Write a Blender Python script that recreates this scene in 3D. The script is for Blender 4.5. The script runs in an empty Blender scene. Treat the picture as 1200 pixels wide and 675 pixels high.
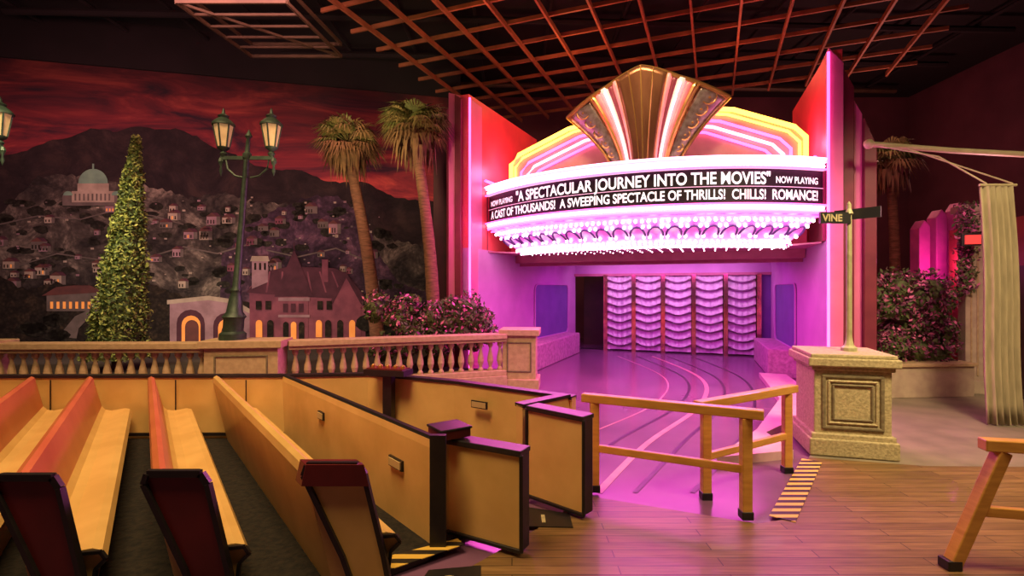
import bpy, bmesh, math, random
from mathutils import Vector, Matrix
R_=random.Random(7)
sc=bpy.context.scene
sc.view_settings.view_transform='Standard'
rad=math.radians
# ---------------------------------------------------------------- materials
def mat(name,col,rough=.6,metal=0,col2=None,scale=8,bump=0,emit=None,es=0,coat=0,stretch=(1,1,1),lo=.35,hi=.65,detail=6):
    m=bpy.data.materials.new(name); m.use_nodes=True
    nt=m.node_tree; b=nt.nodes['Principled BSDF']
    b.inputs['Base Color'].default_value=(*col,1); b.inputs['Roughness'].default_value=rough
    b.inputs['Metallic'].default_value=metal; b.inputs['Coat Weight'].default_value=coat
    if col2 or bump:
        tc=nt.nodes.new('ShaderNodeTexCoord'); mp=nt.nodes.new('ShaderNodeMapping')
        mp.inputs['Scale'].default_value=stretch
        nz=nt.nodes.new('ShaderNodeTexNoise'); nz.inputs['Scale'].default_value=scale; nz.inputs['Detail'].default_value=detail
        nt.links.new(tc.outputs['Object'],mp.inputs[0]); nt.links.new(mp.outputs[0],nz.inputs['Vector'])
        if col2:
            cr=nt.nodes.new('ShaderNodeValToRGB'); cr.color_ramp.elements[0].position=lo; cr.color_ramp.elements[1].position=hi
            cr.color_ramp.elements[0].color=(*col,1); cr.color_ramp.elements[1].color=(*col2,1)
            nt.links.new(nz.outputs['Fac'],cr.inputs[0]); nt.links.new(cr.outputs[0],b.inputs['Base Color'])
        if bump:
            bp=nt.nodes.new('ShaderNodeBump'); bp.inputs['Strength'].default_value=bump; bp.inputs['Distance'].default_value=.02
            nt.links.new(nz.outputs['Fac'],bp.inputs['Height']); nt.links.new(bp.outputs[0],b.inputs['Normal'])
    if emit:
        b.inputs['Emission Color'].default_value=(*emit,1); b.inputs['Emission Strength'].default_value=es
    return m
M={}
M['yellow']=mat('tram_yellow_paint',(.72,.46,.17),.42,col2=(.62,.38,.13),scale=3,coat=.15)
M['salmon']=mat('tram_salmon_seat_back',(.58,.17,.07),.42,col2=(.48,.12,.05),scale=2,coat=.15)
M['red']=mat('tram_red_back',(.30,.05,.03),.4,col2=(.24,.035,.02),scale=3,coat=.15)
M['dred']=mat('tram_dark_red',(.14,.012,.014),.4,col2=(.10,.01,.01),scale=4)
M['black']=mat('black_trim',(.010,.008,.010),.4,col2=(.016,.013,.015),scale=10)
M['carpet']=mat('black_carpet',(.004,.003,.003),.97,col2=(.018,.013,.009),scale=22,bump=.5)
M['wood_rail']=mat('varnished_wood',(.66,.33,.08),.4,col2=(.54,.25,.055),scale=5,stretch=(1,1,6),coat=.2)
M['stone']=mat('tan_stone',(.46,.38,.22),.8,col2=(.30,.25,.14),scale=34,bump=.4)
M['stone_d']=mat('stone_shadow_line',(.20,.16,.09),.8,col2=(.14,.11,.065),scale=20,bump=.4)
M['balust']=mat('balustrade_plaster',(.52,.37,.22),.7,col2=(.42,.29,.17),scale=14,bump=.2)
M['cream']=mat('cream_pilaster',(.52,.41,.31),.8,col2=(.42,.31,.25),scale=5)
M['dkplant']=mat('dark_soil',(.02,.015,.012),.95,col2=(.035,.025,.018),scale=6)
M['purple']=mat('lilac_wall',(.55,.24,.54),.5,col2=(.48,.20,.48),scale=2)
M['purpled']=mat('violet_panel',(.17,.09,.34),.5,col2=(.13,.07,.28),scale=2)
M['pinkw']=mat('pink_wall',(.78,.20,.40),.45,col2=(.70,.16,.35),scale=2)
M['redp']=mat('coral_panel',(.80,.09,.10),.45,col2=(.70,.07,.09),scale=2)
M['maroon']=mat('maroon_fin',(.20,.03,.05),.45,col2=(.15,.02,.04),scale=3)
M['brown']=mat('dark_brown_column',(.06,.02,.02),.5,col2=(.04,.015,.015),scale=3)
M['white_l']=mat('marquee_white_glow',(.9,.65,.75),.4,emit=(1,.50,.74),es=1.05)
M['pink_n']=mat('pink_neon',(.9,.2,.6),.4,emit=(1,.08,.48),es=4.5)
M['hot_n']=mat('white_pink_neon',(.9,.5,.7),.4,emit=(1,.42,.70),es=4.2)
M['gold_n']=mat('amber_neon',(.9,.5,.1),.4,emit=(1,.46,.05),es=6)
M['bulb']=mat('marquee_bulb',(1,.9,.9),.3,emit=(1,.74,.88),es=8)
M['bboard']=mat('sign_backboard',(.60,.32,.28),.45,col2=(.48,.20,.18),scale=2,emit=(1,.25,.28),es=.15)
M['letterbg']=mat('letter_board_black',(.012,.006,.012),.5,col2=(.02,.01,.02),scale=5)
M['letters']=mat('letter_white',(.9,.9,.9),.5,emit=(1,.93,.96),es=1.1)
M['bronze']=mat('bronze_shell',(.40,.20,.09),.3,.75,col2=(.16,.06,.03),scale=1.6,stretch=(1,1,.3))
M['silver']=mat('silver_scroll',(.46,.42,.36),.35,.75,col2=(.24,.19,.15),scale=9)
M['gold']=mat('gold_trim',(.85,.55,.18),.28,.9,col2=(.75,.45,.14),scale=6)
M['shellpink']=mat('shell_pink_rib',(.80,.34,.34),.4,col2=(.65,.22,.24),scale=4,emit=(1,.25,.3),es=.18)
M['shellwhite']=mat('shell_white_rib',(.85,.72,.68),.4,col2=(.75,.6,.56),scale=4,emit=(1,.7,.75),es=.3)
M['curtain']=mat('lilac_swag_curtain',(.60,.50,.58),.4,col2=(.50,.41,.52),scale=9)
M['mirror']=mat('gold_mirror_post',(.8,.5,.3),.12,.9,col2=(.5,.22,.22),scale=5)
M['lampiron']=mat('verdigris_iron',(.05,.085,.06),.5,.4,col2=(.03,.05,.04),scale=12)
M['lampglass']=mat('lantern_glass',(.55,.42,.25),.3,col2=(.4,.28,.15),scale=8,emit=(1,.55,.22),es=.22)
M['trunk']=mat('palm_trunk',(.26,.12,.065),.85,col2=(.13,.065,.035),scale=6,bump=.8,stretch=(1,1,5))
M['frond']=mat('palm_frond_green',(.17,.19,.05),.6,col2=(.10,.12,.03),scale=5)
M['frond2']=mat('palm_frond_olive',(.30,.23,.08),.6,col2=(.19,.15,.05),scale=5)
M['dead']=mat('palm_dead_frond',(.23,.13,.05),.8,col2=(.13,.07,.03),scale=5)
M['cyp']=mat('cypress_leaf',(.16,.22,.05),.7,col2=(.32,.33,.09),scale=7)
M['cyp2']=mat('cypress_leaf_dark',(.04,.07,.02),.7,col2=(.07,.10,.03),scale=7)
M['leaf']=mat('hedge_leaf',(.06,.10,.03),.7,col2=(.12,.14,.05),scale=7)
M['leafp']=mat('hedge_leaf_purple',(.22,.05,.14),.7,col2=(.14,.04,.09),scale=7)
M['flower']=mat('pink_flower',(.85,.22,.48),.6,col2=(.7,.15,.38),scale=7)
M['grid']=mat('orange_lit_grid_steel',(.36,.13,.055),.6,.1,col2=(.24,.085,.035),scale=3)  # orange of the lamps put into the steel's base colour, no rust
M['truss']=mat('brown_truss_steel',(.10,.065,.035),.6,.2,col2=(.07,.045,.025),scale=3)
M['ceil']=mat('ceiling_black',(.008,.006,.007),.95,col2=(.012,.008,.010),scale=1)
M['dwall']=mat('studio_wall_plum',(.14,.042,.06),.85,col2=(.085,.026,.04),scale=.6)
M['drape']=mat('beige_drape',(.40,.33,.21),.85,col2=(.30,.25,.16),scale=6,stretch=(3,3,.5))
M['doorred']=mat('red_door_wall',(.30,.04,.025),.6,col2=(.2,.025,.02),scale=3)
M['exit']=mat('exit_sign_red',(.6,.02,.02),.5,emit=(1,.06,.05),es=.9)
M['pole']=mat('tan_pole',(.50,.42,.26),.5,col2=(.4,.33,.2),scale=5)
M['pole_g']=mat('verdigris_pole',(.38,.36,.21),.55,col2=(.26,.25,.14),scale=9)
M['magcol']=mat('magenta_slat',(.65,.10,.38),.6,col2=(.5,.07,.3),scale=3)
M['signk']=mat('street_sign_black',(.015,.015,.02),.4,col2=(.02,.02,.02),scale=5)
M['soffit']=mat('soffit_rose',(.42,.12,.2),.5,col2=(.36,.09,.17),scale=5)
M['plate']=mat('number_plate',(.55,.40,.2),.4,col2=(.5,.36,.18),scale=5)
M['tracks']=mat('floor_track_line',(.05,.025,.05),.35,col2=(.03,.015,.03),scale=5)
M['trackp']=mat('floor_track_pink',(.60,.28,.32),.35,col2=(.46,.20,.25),scale=5)
M['walk']=mat('pink_sidewalk',(.62,.40,.42),.5,col2=(.54,.34,.38),scale=6)
M['rock']=mat('textured_rose_plaster',(.5,.25,.38),.8,col2=(.32,.14,.25),scale=12,bump=1)
M['conc']=mat('grey_concrete',(.24,.20,.15),.4,col2=(.17,.145,.11),scale=2.5)

def brickish(name,c1,c2,mort,bw,bh,rough,coat=0,nz=0):
    m=bpy.data.materials.new(name); m.use_nodes=True; nt=m.node_tree; b=nt.nodes['Principled BSDF']
    tc=nt.nodes.new('ShaderNodeTexCoord'); br=nt.nodes.new('ShaderNodeTexBrick')
    br.inputs['Scale'].default_value=1; br.inputs['Brick Width'].default_value=bw; br.inputs['Row Height'].default_value=bh
    br.inputs['Mortar Size'].default_value=.004; br.inputs['Color1'].default_value=(*c1,1); br.inputs['Color2'].default_value=(*c2,1); br.inputs['Mortar'].default_value=(*mort,1)
    mp=nt.nodes.new('ShaderNodeMapping'); mp.inputs['Scale'].default_value=(1.5,22,1)
    n=nt.nodes.new('ShaderNodeTexNoise'); n.inputs['Scale'].default_value=2; n.inputs['Detail'].default_value=6
    mx=nt.nodes.new('ShaderNodeMix'); mx.data_type='RGBA'; mx.blend_type='MULTIPLY'; mx.inputs[0].default_value=.8
    cr=nt.nodes.new('ShaderNodeValToRGB'); cr.color_ramp.elements[0].position=.3; cr.color_ramp.elements[1].position=.7
    cr.color_ramp.elements[0].color=(.4,.36,.34,1); cr.color_ramp.elements[1].color=(1,1,1,1)
    L=nt.links.new
    L(tc.outputs['Object'],br.inputs['Vector']); L(tc.outputs['Object'],mp.inputs[0]); L(mp.outputs[0],n.inputs['Vector']); L(n.outputs['Fac'],cr.inputs[0])
    L(br.outputs['Color'],mx.inputs[6]); L(cr.outputs[0],mx.inputs[7]); L(mx.outputs[2],b.inputs['Base Color'])
    b.inputs['Roughness'].default_value=rough; b.inputs['Coat Weight'].default_value=coat
    return m
M['planks']=brickish('wood_planks',(.29,.165,.065),(.19,.105,.04),(.04,.02,.01),1.5,.11,.45,.05)
M['floor']=mat('theater_floor_glossy',(.20,.09,.18),.2,col2=(.15,.07,.14),scale=1.2)

def sky_mat():
    m=bpy.data.materials.new('painted_sunset_sky'); m.use_nodes=True; nt=m.node_tree; b=nt.nodes['Principled BSDF']; L=nt.links.new
    tc=nt.nodes.new('ShaderNodeTexCoord'); mp=nt.nodes.new('ShaderNodeMapping'); mp.inputs['Scale'].default_value=(.22,.22,1.0); mp.inputs['Rotation'].default_value=(0,rad(-8),0)
    n=nt.nodes.new('ShaderNodeTexNoise'); n.inputs['Scale'].default_value=1.5; n.inputs['Detail'].default_value=9; n.inputs['Distortion'].default_value=.9; n.inputs['Roughness'].default_value=.62
    cr=nt.nodes.new('ShaderNodeValToRGB'); e=cr.color_ramp.elements
    e[0].position=.36; e[0].color=(.045,.018,.038,1); e[1].position=.68; e[1].color=(.62,.11,.09,1)
    k=e.new(.52); k.color=(.26,.035,.05,1)
    L(tc.outputs['Object'],mp.inputs[0]); L(mp.outputs[0],n.inputs['Vector']); L(n.outputs['Fac'],cr.inputs[0])
    sx=nt.nodes.new('ShaderNodeSeparateXYZ'); L(tc.outputs['Object'],sx.inputs[0])
    mr=nt.nodes.new('ShaderNodeMapRange'); mr.inputs[1].default_value=5; mr.inputs[2].default_value=8.2; mr.inputs[3].default_value=1.35; mr.inputs[4].default_value=.25
    L(sx.outputs['Z'],mr.inputs[0])
    mx=nt.nodes.new('ShaderNodeMix'); mx.data_type='RGBA'; mx.blend_type='MULTIPLY'; mx.inputs[0].default_value=1
    L(cr.outputs[0],mx.inputs[6]); L(mr.outputs[0],mx.inputs[7]); L(mx.outputs[2],b.inputs['Base Color'])
    b.inputs['Roughness'].default_value=.9
    return m
M['sky']=sky_mat()
def hill_mat(name,a,bc,c,sc1=1.6,sc2=7,mxf=.8):
    m=bpy.data.materials.new(name); m.use_nodes=True; nt=m.node_tree; b=nt.nodes['Principled BSDF']; L=nt.links.new
    tc=nt.nodes.new('ShaderNodeTexCoord')
    n=nt.nodes.new('ShaderNodeTexNoise'); n.inputs['Scale'].default_value=sc1; n.inputs['Detail'].default_value=12; n.inputs['Roughness'].default_value=.72; n.inputs['Distortion'].default_value=.5
    v=nt.nodes.new('ShaderNodeTexVoronoi'); v.inputs['Scale'].default_value=sc2
    L(tc.outputs['Object'],n.inputs['Vector']); L(tc.outputs['Object'],v.inputs['Vector'])
    cr=nt.nodes.new('ShaderNodeValToRGB'); e=cr.color_ramp.elements
    e[0].position=.40; e[0].color=(*a,1); e[1].position=.64; e[1].color=(*c,1); k=e.new(.53); k.color=(*bc,1)
    L(n.outputs['Fac'],cr.inputs[0])
    mr=nt.nodes.new('ShaderNodeMapRange'); mr.inputs[1].default_value=0; mr.inputs[2].default_value=.7; mr.inputs[3].default_value=1.3; mr.inputs[4].default_value=.3
    L(v.outputs['Distance'],mr.inputs[0])
    mx=nt.nodes.new('ShaderNodeMix'); mx.data_type='RGBA'; mx.blend_type='MULTIPLY'; mx.inputs[0].default_value=mxf
    L(cr.outputs[0],mx.inputs[6]); L(mr.outputs[0],mx.inputs[7]); L(mx.outputs[2],b.inputs['Base Color'])
    b.inputs['Roughness'].default_value=.95
    return m
M['hill1']=hill_mat('mural_far_mountain',(.014,.011,.015),(.030,.021,.024),(.060,.040,.038),.9,3,.3)
M['hill2']=hill_mat('mural_hillside',(.024,.023,.024),(.10,.09,.08),(.36,.33,.27),1.1,9,.5)
M['hill3']=hill_mat('mural_purple_slope',(.025,.016,.032),(.085,.05,.09),(.24,.13,.20),1.3,9,.5)
M['hill4']=hill_mat('mural_dark_trees',(.010,.009,.008),(.03,.025,.018),(.08,.06,.035),3,11)
M['hill5']=hill_mat('mural_tree_blobs',(.012,.013,.010),(.03,.032,.024),(.06,.06,.04),5,12)
M['mh_pale']=mat('mural_house_pale',(.52,.47,.38),.9,col2=(.34,.30,.24),scale=3)
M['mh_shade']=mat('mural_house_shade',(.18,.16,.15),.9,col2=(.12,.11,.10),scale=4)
M['mh_roof']=mat('mural_roof',(.16,.06,.055),.9,col2=(.10,.045,.045),scale=4)
M['mh_plum']=mat('mural_mansion_plum',(.30,.10,.15),.9,col2=(.18,.06,.10),scale=2.5)
M['mh_plumd']=mat('mural_mansion_roof',(.10,.035,.06),.9,col2=(.06,.022,.04),scale=3)
M['mh_lil']=mat('mural_arcade_lilac',(.42,.28,.34),.9,col2=(.28,.18,.22),scale=3)
M['mh_green']=mat('mural_dome_green',(.24,.48,.34),.9,col2=(.17,.34,.26),scale=3)
M['mh_win']=mat('mural_window_glow',(.9,.40,.10),.9,col2=(.7,.25,.06),scale=3,emit=(1,.32,.06),es=.38)
def stripes():
    m=bpy.data.materials.new('hazard_stripes'); m.use_nodes=True; nt=m.node_tree; b=nt.nodes['Principled BSDF']; L=nt.links.new
    tc=nt.nodes.new('ShaderNodeTexCoord'); w=nt.nodes.new('ShaderNodeTexWave'); w.inputs['Scale'].default_value=2.6; w.bands_direction='Y'
    cr=nt.nodes.new('ShaderNodeValToRGB'); cr.color_ramp.interpolation='CONSTANT'
    cr.color_ramp.elements[0].color=(.015,.012,.01,1); cr.color_ramp.elements[1].color=(.7,.45,.08,1); cr.color_ramp.elements[1].position=.5
    L(tc.outputs['Object'],w.inputs['Vector']); L(w.outputs['Fac'],cr.inputs[0]); L(cr.outputs[0],b.inputs['Base Color'])
    return m
M['hazard']=stripes()
def canopy_mat():
    m=bpy.data.materials.new('canopy_bulb_panel'); m.use_nodes=True; nt=m.node_tree; bs=nt.nodes['Principled BSDF']; L=nt.links.new
    tc=nt.nodes.new('ShaderNodeTexCoord'); v=nt.nodes.new('ShaderNodeTexVoronoi'); v.inputs['Scale'].default_value=4.5
    L(tc.outputs['Object'],v.inputs['Vector'])
    cr=nt.nodes.new('ShaderNodeValToRGB'); e=cr.color_ramp.elements
    e[0].position=.12; e[0].color=(1,.60,.85,1); e[1].position=.55; e[1].color=(.62,.05,.48,1)
    L(v.outputs['Distance'],cr.inputs[0]); L(cr.outputs[0],bs.inputs['Emission Color']); bs.inputs['Emission Strength'].default_value=.85
    bs.inputs['Base Color'].default_value=(.7,.3,.55,1)
    return m
M['canopy']=canopy_mat()

# ---------------------------------------------------------------- mesh builder
class MB:
    def __init__(s): s.v=[];s.f=[];s.m=[];s.mats=[]
    def mi(s,k):
        if k not in s.mats: s.mats.append(k)
        return s.mats.index(k)
    def add(s,vs,fs,k):
        o=len(s.v); s.v+= [tuple(v) for v in vs]; i=s.mi(k)
        for f in fs: s.f.append([a+o for a in f]); s.m.append(i)
    def box(s,c,d,k,rot=0):
        cs,sn=math.cos(rot),math.sin(rot); vs=[]
        for z in(-1,1):
            for x,y in((-1,-1),(1,-1),(1,1),(-1,1)):
                a,b=x*d[0]/2,y*d[1]/2; vs.append((c[0]+a*cs-b*sn,c[1]+a*sn+b*cs,c[2]+z*d[2]/2))
        s.add(vs,[(0,3,2,1),(4,5,6,7),(0,1,5,4),(1,2,6,5),(2,3,7,6),(3,0,4,7)],k)
    def beam(s,p0,p1,w,h,k):
        p0,p1=Vector(p0),Vector(p1); d=(p1-p0).normalized()
        up=Vector((0,0,1)) if abs(d.z)<.9 else Vector((0,1,0))
        a=d.cross(up).normalized()*w/2; b=a.cross(d).normalized()*h/2
        vs=[p+q for p in(p0,p1) for q in(-a-b,a-b,a+b,-a+b)]
        s.add(vs,[(0,1,2,3),(7,6,5,4),(0,4,5,1),(1,5,6,2),(2,6,7,3),(3,7,4,0)],k)
    def tube(s,path,r,k,seg=8):
        path=[Vector(p) for p in path]; n=len(path); vs=[]
        for i,p in enumerate(path):
            d=(path[min(i+1,n-1)]-path[max(i-1,0)]).normalized()
            up=Vector((0,0,1)) if abs(d.z)<.9 else Vector((1,0,0))
            a=d.cross(up).normalized(); b=a.cross(d).normalized(); rr=r[i] if isinstance(r,(list,tuple)) else r
            for j in range(seg):
                t=2*math.pi*j/seg; vs.append(p+a*math.cos(t)*rr+b*math.sin(t)*rr)
        fs=[(i*seg+j,i*seg+(j+1)%seg,(i+1)*seg+(j+1)%seg,(i+1)*seg+j) for i in range(n-1) for j in range(seg)]
        fs+=[tuple(range(seg))[::-1],tuple((n-1)*seg+j for j in range(seg))]
        s.add(vs,fs,k)
    def extr(s,pts,off,k,kside=None):
        pts=[Vector(p) for p in pts]; off=Vector(off); n=len(pts)
        s.add(pts+[p+off for p in pts],[tuple(range(n)),tuple(range(2*n-1,n-1,-1))],k)
        o=len(s.v)-2*n; i=s.mi(kside or k)
        for j in range(n):
            s.f.append([o+j,o+(j+1)%n,o+n+(j+1)%n,o+n+j]); s.m.append(i)
    def prism(s,poly,z0,z1,k,kside=None): s.extr([(x,y,z0) for x,y in poly],(0,0,z1-z0),k,kside)
    def lathe(s,c,prof,k,seg=12,lean=(0,0)):
        vs=[];n=len(prof);z0=prof[0][1]
        for r,z in prof:
            for j in range(seg):
                t=2*math.pi*(j+.5)/seg; vs.append((c[0]+r*math.cos(t)+lean[0]*(z-z0),c[1]+r*math.sin(t)+lean[1]*(z-z0),c[2]+z))
        fs=[(i*seg+j,i*seg+(j+1)%seg,(i+1)*seg+(j+1)%seg,(i+1)*seg+j) for i in range(n-1) for j in range(seg)]
        fs+=[tuple(range(seg))[::-1],tuple((n-1)*seg+j for j in range(seg))]
        s.add(vs,fs,k)
    def ball(s,c,r,k,seg=6,rings=4):
        s.lathe(c,[(max(.001,r*math.sin(math.pi*i/rings)),-r*math.cos(math.pi*i/rings)) for i in range(rings+1)],k,seg)
    def grid(s,fn,nu,nv,k):
        vs=[fn(i/nu,j/nv) for j in range(nv+1) for i in range(nu+1)]
        s.add(vs,[(j*(nu+1)+i,j*(nu+1)+i+1,(j+1)*(nu+1)+i+1,(j+1)*(nu+1)+i) for j in range(nv) for i in range(nu)],k)
    def leaf(s,c,r,k):
        d=Vector((R_.gauss(0,1),R_.gauss(0,1),R_.gauss(0,1))).normalized(); e=d.cross(Vector((R_.gauss(0,1),R_.gauss(0,1),R_.gauss(0,1)))).normalized()
        c=Vector(c); s.add([c-d*r,c+e*r*.45,c+d*r,c-e*r*.45],[(0,1,2,3)],k)
    def obj(s,name,parent=None,smooth=False,recalc=True,bevel=0):
        me=bpy.data.meshes.new(name); me.from_pydata(s.v,[],s.f)
        for k in s.mats: me.materials.append(M[k])
        me.polygons.foreach_set('material_index',s.m)
        if recalc:
            bm=bmesh.new(); bm.from_mesh(me); bmesh.ops.recalc_face_normals(bm,faces=bm.faces[:]); bm.to_mesh(me); bm.free()
        if smooth:
            me.polygons.foreach_set('use_smooth',[True]*len(me.polygons))
            try: me.set_sharp_from_angle(angle=rad(38))
            except Exception: pass
        o=bpy.data.objects.new(name,me); sc.collection.objects.link(o)
        if bevel:
            b=o.modifiers.new('bevel','BEVEL'); b.width=bevel; b.segments=2; b.limit_method='ANGLE'
        if parent: o.parent=parent
        return o
def empty(name):
    e=bpy.data.objects.new(name,None); sc.collection.objects.link(e); return e
def text_mesh(body,size,bold=.0):
    cu=bpy.data.curves.new('t','FONT'); cu.body=body; cu.size=size; cu.offset=bold; cu.align_x='LEFT'
    o=bpy.data.objects.new('t',cu); sc.collection.objects.link(o); bpy.context.view_layer.update()
    me=bpy.data.meshes.new_from_object(o.evaluated_get(bpy.context.evaluated_depsgraph_get()))
    vs=[v.co.copy() for v in me.vertices]; fs=[tuple(p.vertices) for p in me.polygons]
    bpy.data.objects.remove(o); bpy.data.meshes.remove(me)
    x0=min(v.x for v in vs);x1=max(v.x for v in vs)
    return [(v.x-x0,v.y) for v in vs],fs,x1-x0

# theatre frame : u to the right along the facade, n outwards to the audience
def F(u,n,z): return Vector((2.6+.93*u-.366*n,10.3-.366*u-.93*n,z))
FR=math.atan2(-.366,.93)

# ---------------------------------------------------------------- room shell
b=MB(); b.prism([(-22,-3),(16,-3),(16,21),(-22,21)],-.1,0,'floor'); b.obj('floor')
b=MB(); b.prism([(-22,-3),(16,-3),(16,21),(-22,21)],9.6,9.75,'ceil'); b.obj('ceiling')
b=MB(); b.extr([(-3.2,20.4,0),(16,20.4,0),(16,20.4,9.6),(-3.2,20.4,9.6)],(0,.2,0),'dwall'); b.obj('wall_back')
b=MB(); b.extr([(15.8,-3,0),(15.8,20.4,0),(15.8,20.4,9.6),(15.8,-3,9.6)],(.2,0,0),'dwall'); b.obj('wall_right')
b=MB()
def wl(X): return 14+(X+14)/4
b.extr([(-20,wl(-20),0),(-1.7,wl(-1.7),0),(-1.7,wl(-1.7),8.3),(-20,wl(-20),8.3)],(-.03,.15,0),'sky')
b.extr([(-20,wl(-20)-.1,8.3),(-1.7,wl(-1.7)-.1,8.3),(-1.7,wl(-1.7)-.1,9.6),(-20,wl(-20)-.1,9.6)],(-.03,.25,0),'ceil'); b.obj('wall_left')
# mural artwork (flat painting applied on wall_left) -----------------------
def art(u,v,off=.02):
    X=-14+.0217*u; s=.0233+9.4e-6*u
    return Vector((X+.243*off,wl(X)-.97*off,2+(337-v)*s))
b=MB()
def P(pts,off,k): b.extr([art(u,v,off) for u,v in pts],(-.243*.003,.97*.003,0),k)
def rough_ridge(pts,amp,seed):
    R=random.Random(seed); out=[]
    for (u0,v0),(u1,v1) in zip(pts,pts[1:]):
        n=max(1,int(abs(u1-u0)/5))
        for i in range(n):
            t=i/n; out.append((u0+(u1-u0)*t,v0+(v1-v0)*t+R.uniform(-amp,amp)))
    out.append(pts[-1]); return out
def ridge(pts,off,k,amp=1.5,seed=1): P(rough_ridge(pts,amp,seed)+[(560,440),(-250,440)],off,k)
ridge([(-250,230),(-120,190),(-40,195),(0,182),(28,176),(50,165),(75,160),(95,150),(120,154),(150,147),(172,152),(190,150),(215,160),(235,172),(262,182),(285,194),(320,200),(345,199),(380,214),(430,214),(470,232),(560,240)],.02,'hill1',1.2,1)
ridge([(-250,260),(-100,235),(0,250),(40,205),(80,205),(120,212),(170,220),(205,232),(245,226),(290,238),(340,240),(380,262),(560,300)],.03,'hill2',2.5,2)
ridge([(240,440),(245,300),(275,262),(310,246),(350,232),(392,228),(430,258),(450,300),(475,330),(560,350)],.04,'hill3',2.5,3)
def blob(u,v,a,c,off,k):
    R=R_; n=9; P([(u+a*math.cos(q*2*math.pi/n)*R.uniform(.75,1.15),v-c*math.sin(q*2*math.pi/n)*R.uniform(.75,1.15)) for q in range(n)],off,k)
for i in range(230):
    u=R_.uniform(-60,480); v=R_.uniform(235,345)+(25 if u>430 else 0); a=R_.uniform(3,11); blob(u,v,a,a*R_.uniform(.35,.7),.045,'hill5')
def road(pts,w,k='mh_shade'):
    for (u0,v0),(u1,v1) in zip(pts,pts[1:]): P([(u0,v0),(u1,v1),(u1,v1+w),(u0,v0+w)],.05,k)
road([(0,262),(40,252),(85,256),(120,246),(165,252),(200,262)],1.6); road([(160,300),(200,288),(240,296),(275,286)],1.8); road([(20,310),(60,296),(110,304),(130,292)],1.6); road([(300,292),(340,300),(390,290),(430,304)],1.6)
def house(u,v,w,h):
    k=R_.choice(['mh_pale','mh_pale','mh_shade','mh_lil']) if u<250 else R_.choice(['mh_lil','mh_plum','mh_shade','mh_pale'])
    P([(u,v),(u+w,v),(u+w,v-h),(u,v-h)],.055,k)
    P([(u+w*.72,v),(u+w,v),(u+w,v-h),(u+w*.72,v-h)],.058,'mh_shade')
    P([(u-1,v-h),(u+w*.75,v-h),(u+w*.38,v-h-w*.28)],.06,'mh_roof'); P([(u+w*.38,v-h-w*.28),(u+w*.75,v-h),(u+w+1,v-h),(u+w*.8,v-h-w*.26)],.06,'mh_plumd')
    for i in range(max(1,int(w/4))):
        x=u+1+i*3.4
        if x+1.4<u+w*.72: P([(x,v-1.2),(x+1.4,v-1.2),(x+1.4,v-h*.6),(x,v-h*.6)],.06,'mh_win' if R_.random()<.10 else 'hill4')
for i in range(75):
    w=R_.uniform(5,17); house(R_.uniform(-50,440),R_.uniform(245,338),w,w*R_.uniform(.4,.75))
for i in range(150):
    u=R_.uniform(-60,450); v=R_.uniform(232,342); w=R_.uniform(1.5,4); P([(u,v),(u+w,v),(u+w,v-w*.6),(u,v-w*.6)],.056,R_.choice(['mh_pale','mh_lil','mh_shade']))
# observatory
P([(66,241),(66,229),(73,224),(124,224),(130,229),(130,241)],.065,'mh_shade')
P([(76,237),(76,224),(82,224),(82,215),(116,215),(116,224),(122,224),(122,237)],.07,'mh_pale')
for i in range(9): P([(79+i*4.6,235),(80.8+i*4.6,235),(80.8+i*4.6,227),(79+i*4.6,227)],.075,'mh_shade')
P([(83+16+16*math.cos(t*math.pi/12),215-17*math.sin(t*math.pi/12)) for t in range(13)],.075,'mh_green')
P([(98,198),(100,198),(100,192),(98,192)],.075,'mh_green')
for uu in(72,124): P([(uu+5*math.cos(t*math.pi/8),229-5*math.sin(t*math.pi/8)) for t in range(9)],.075,'mh_green')
ridge([(-250,330),(0,322),(30,340),(60,330),(110,345),(160,330),(200,348),(260,352),(330,368),(400,372),(470,352),(560,355)],.08,'hill4',3,4)
P([(50,364),(50,346),(106,342),(109,364)],.09,'mh_shade'); P([(45,346),(60,336),(78,334),(96,334),(113,342)],.095,'mh_roof')
for i in range(8): P([(54+i*6.6,361),(57+i*6.6,361),(57+i*6.6,353),(54+i*6.6,353)],.10,'mh_win')
P([(62,404),(68,386),(80,370),(96,362),(106,362),(96,370),(84,384),(80,404)],.10,'mh_shade')
for i in range(14): blob(R_.uniform(0,185),R_.uniform(368,400),R_.uniform(8,16),R_.uniform(6,11),.105,'hill5')
def arch(u0,u1,vb,vt,off,k):
    c=(u0+u1)/2;r=(u1-u0)/2
    P([(u0,vb),(u1,vb)]+[(c+r*math.cos(t*math.pi/8),vt+r-r*math.sin(t*math.pi/8)) for t in range(9)],off,k)
P([(185,402),(185,354),(230,350),(258,354),(290,372),(290,402)],.11,'mh_lil'); P([(182,356),(182,351),(230,346),(260,350),(292,368),(292,373),(258,355),(230,351)],.115,'mh_pale')
arch(193,226,402,362,.12,'mh_plumd'); arch(236,266,402,366,.12,'mh_plumd'); arch(199,221,402,369,.13,'mh_win'); arch(242,262,402,373,.13,'mh_win')
arch(203,219,402,374,.135,'mh_roof'); arch(246,260,402,380,.135,'mh_roof')
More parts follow.
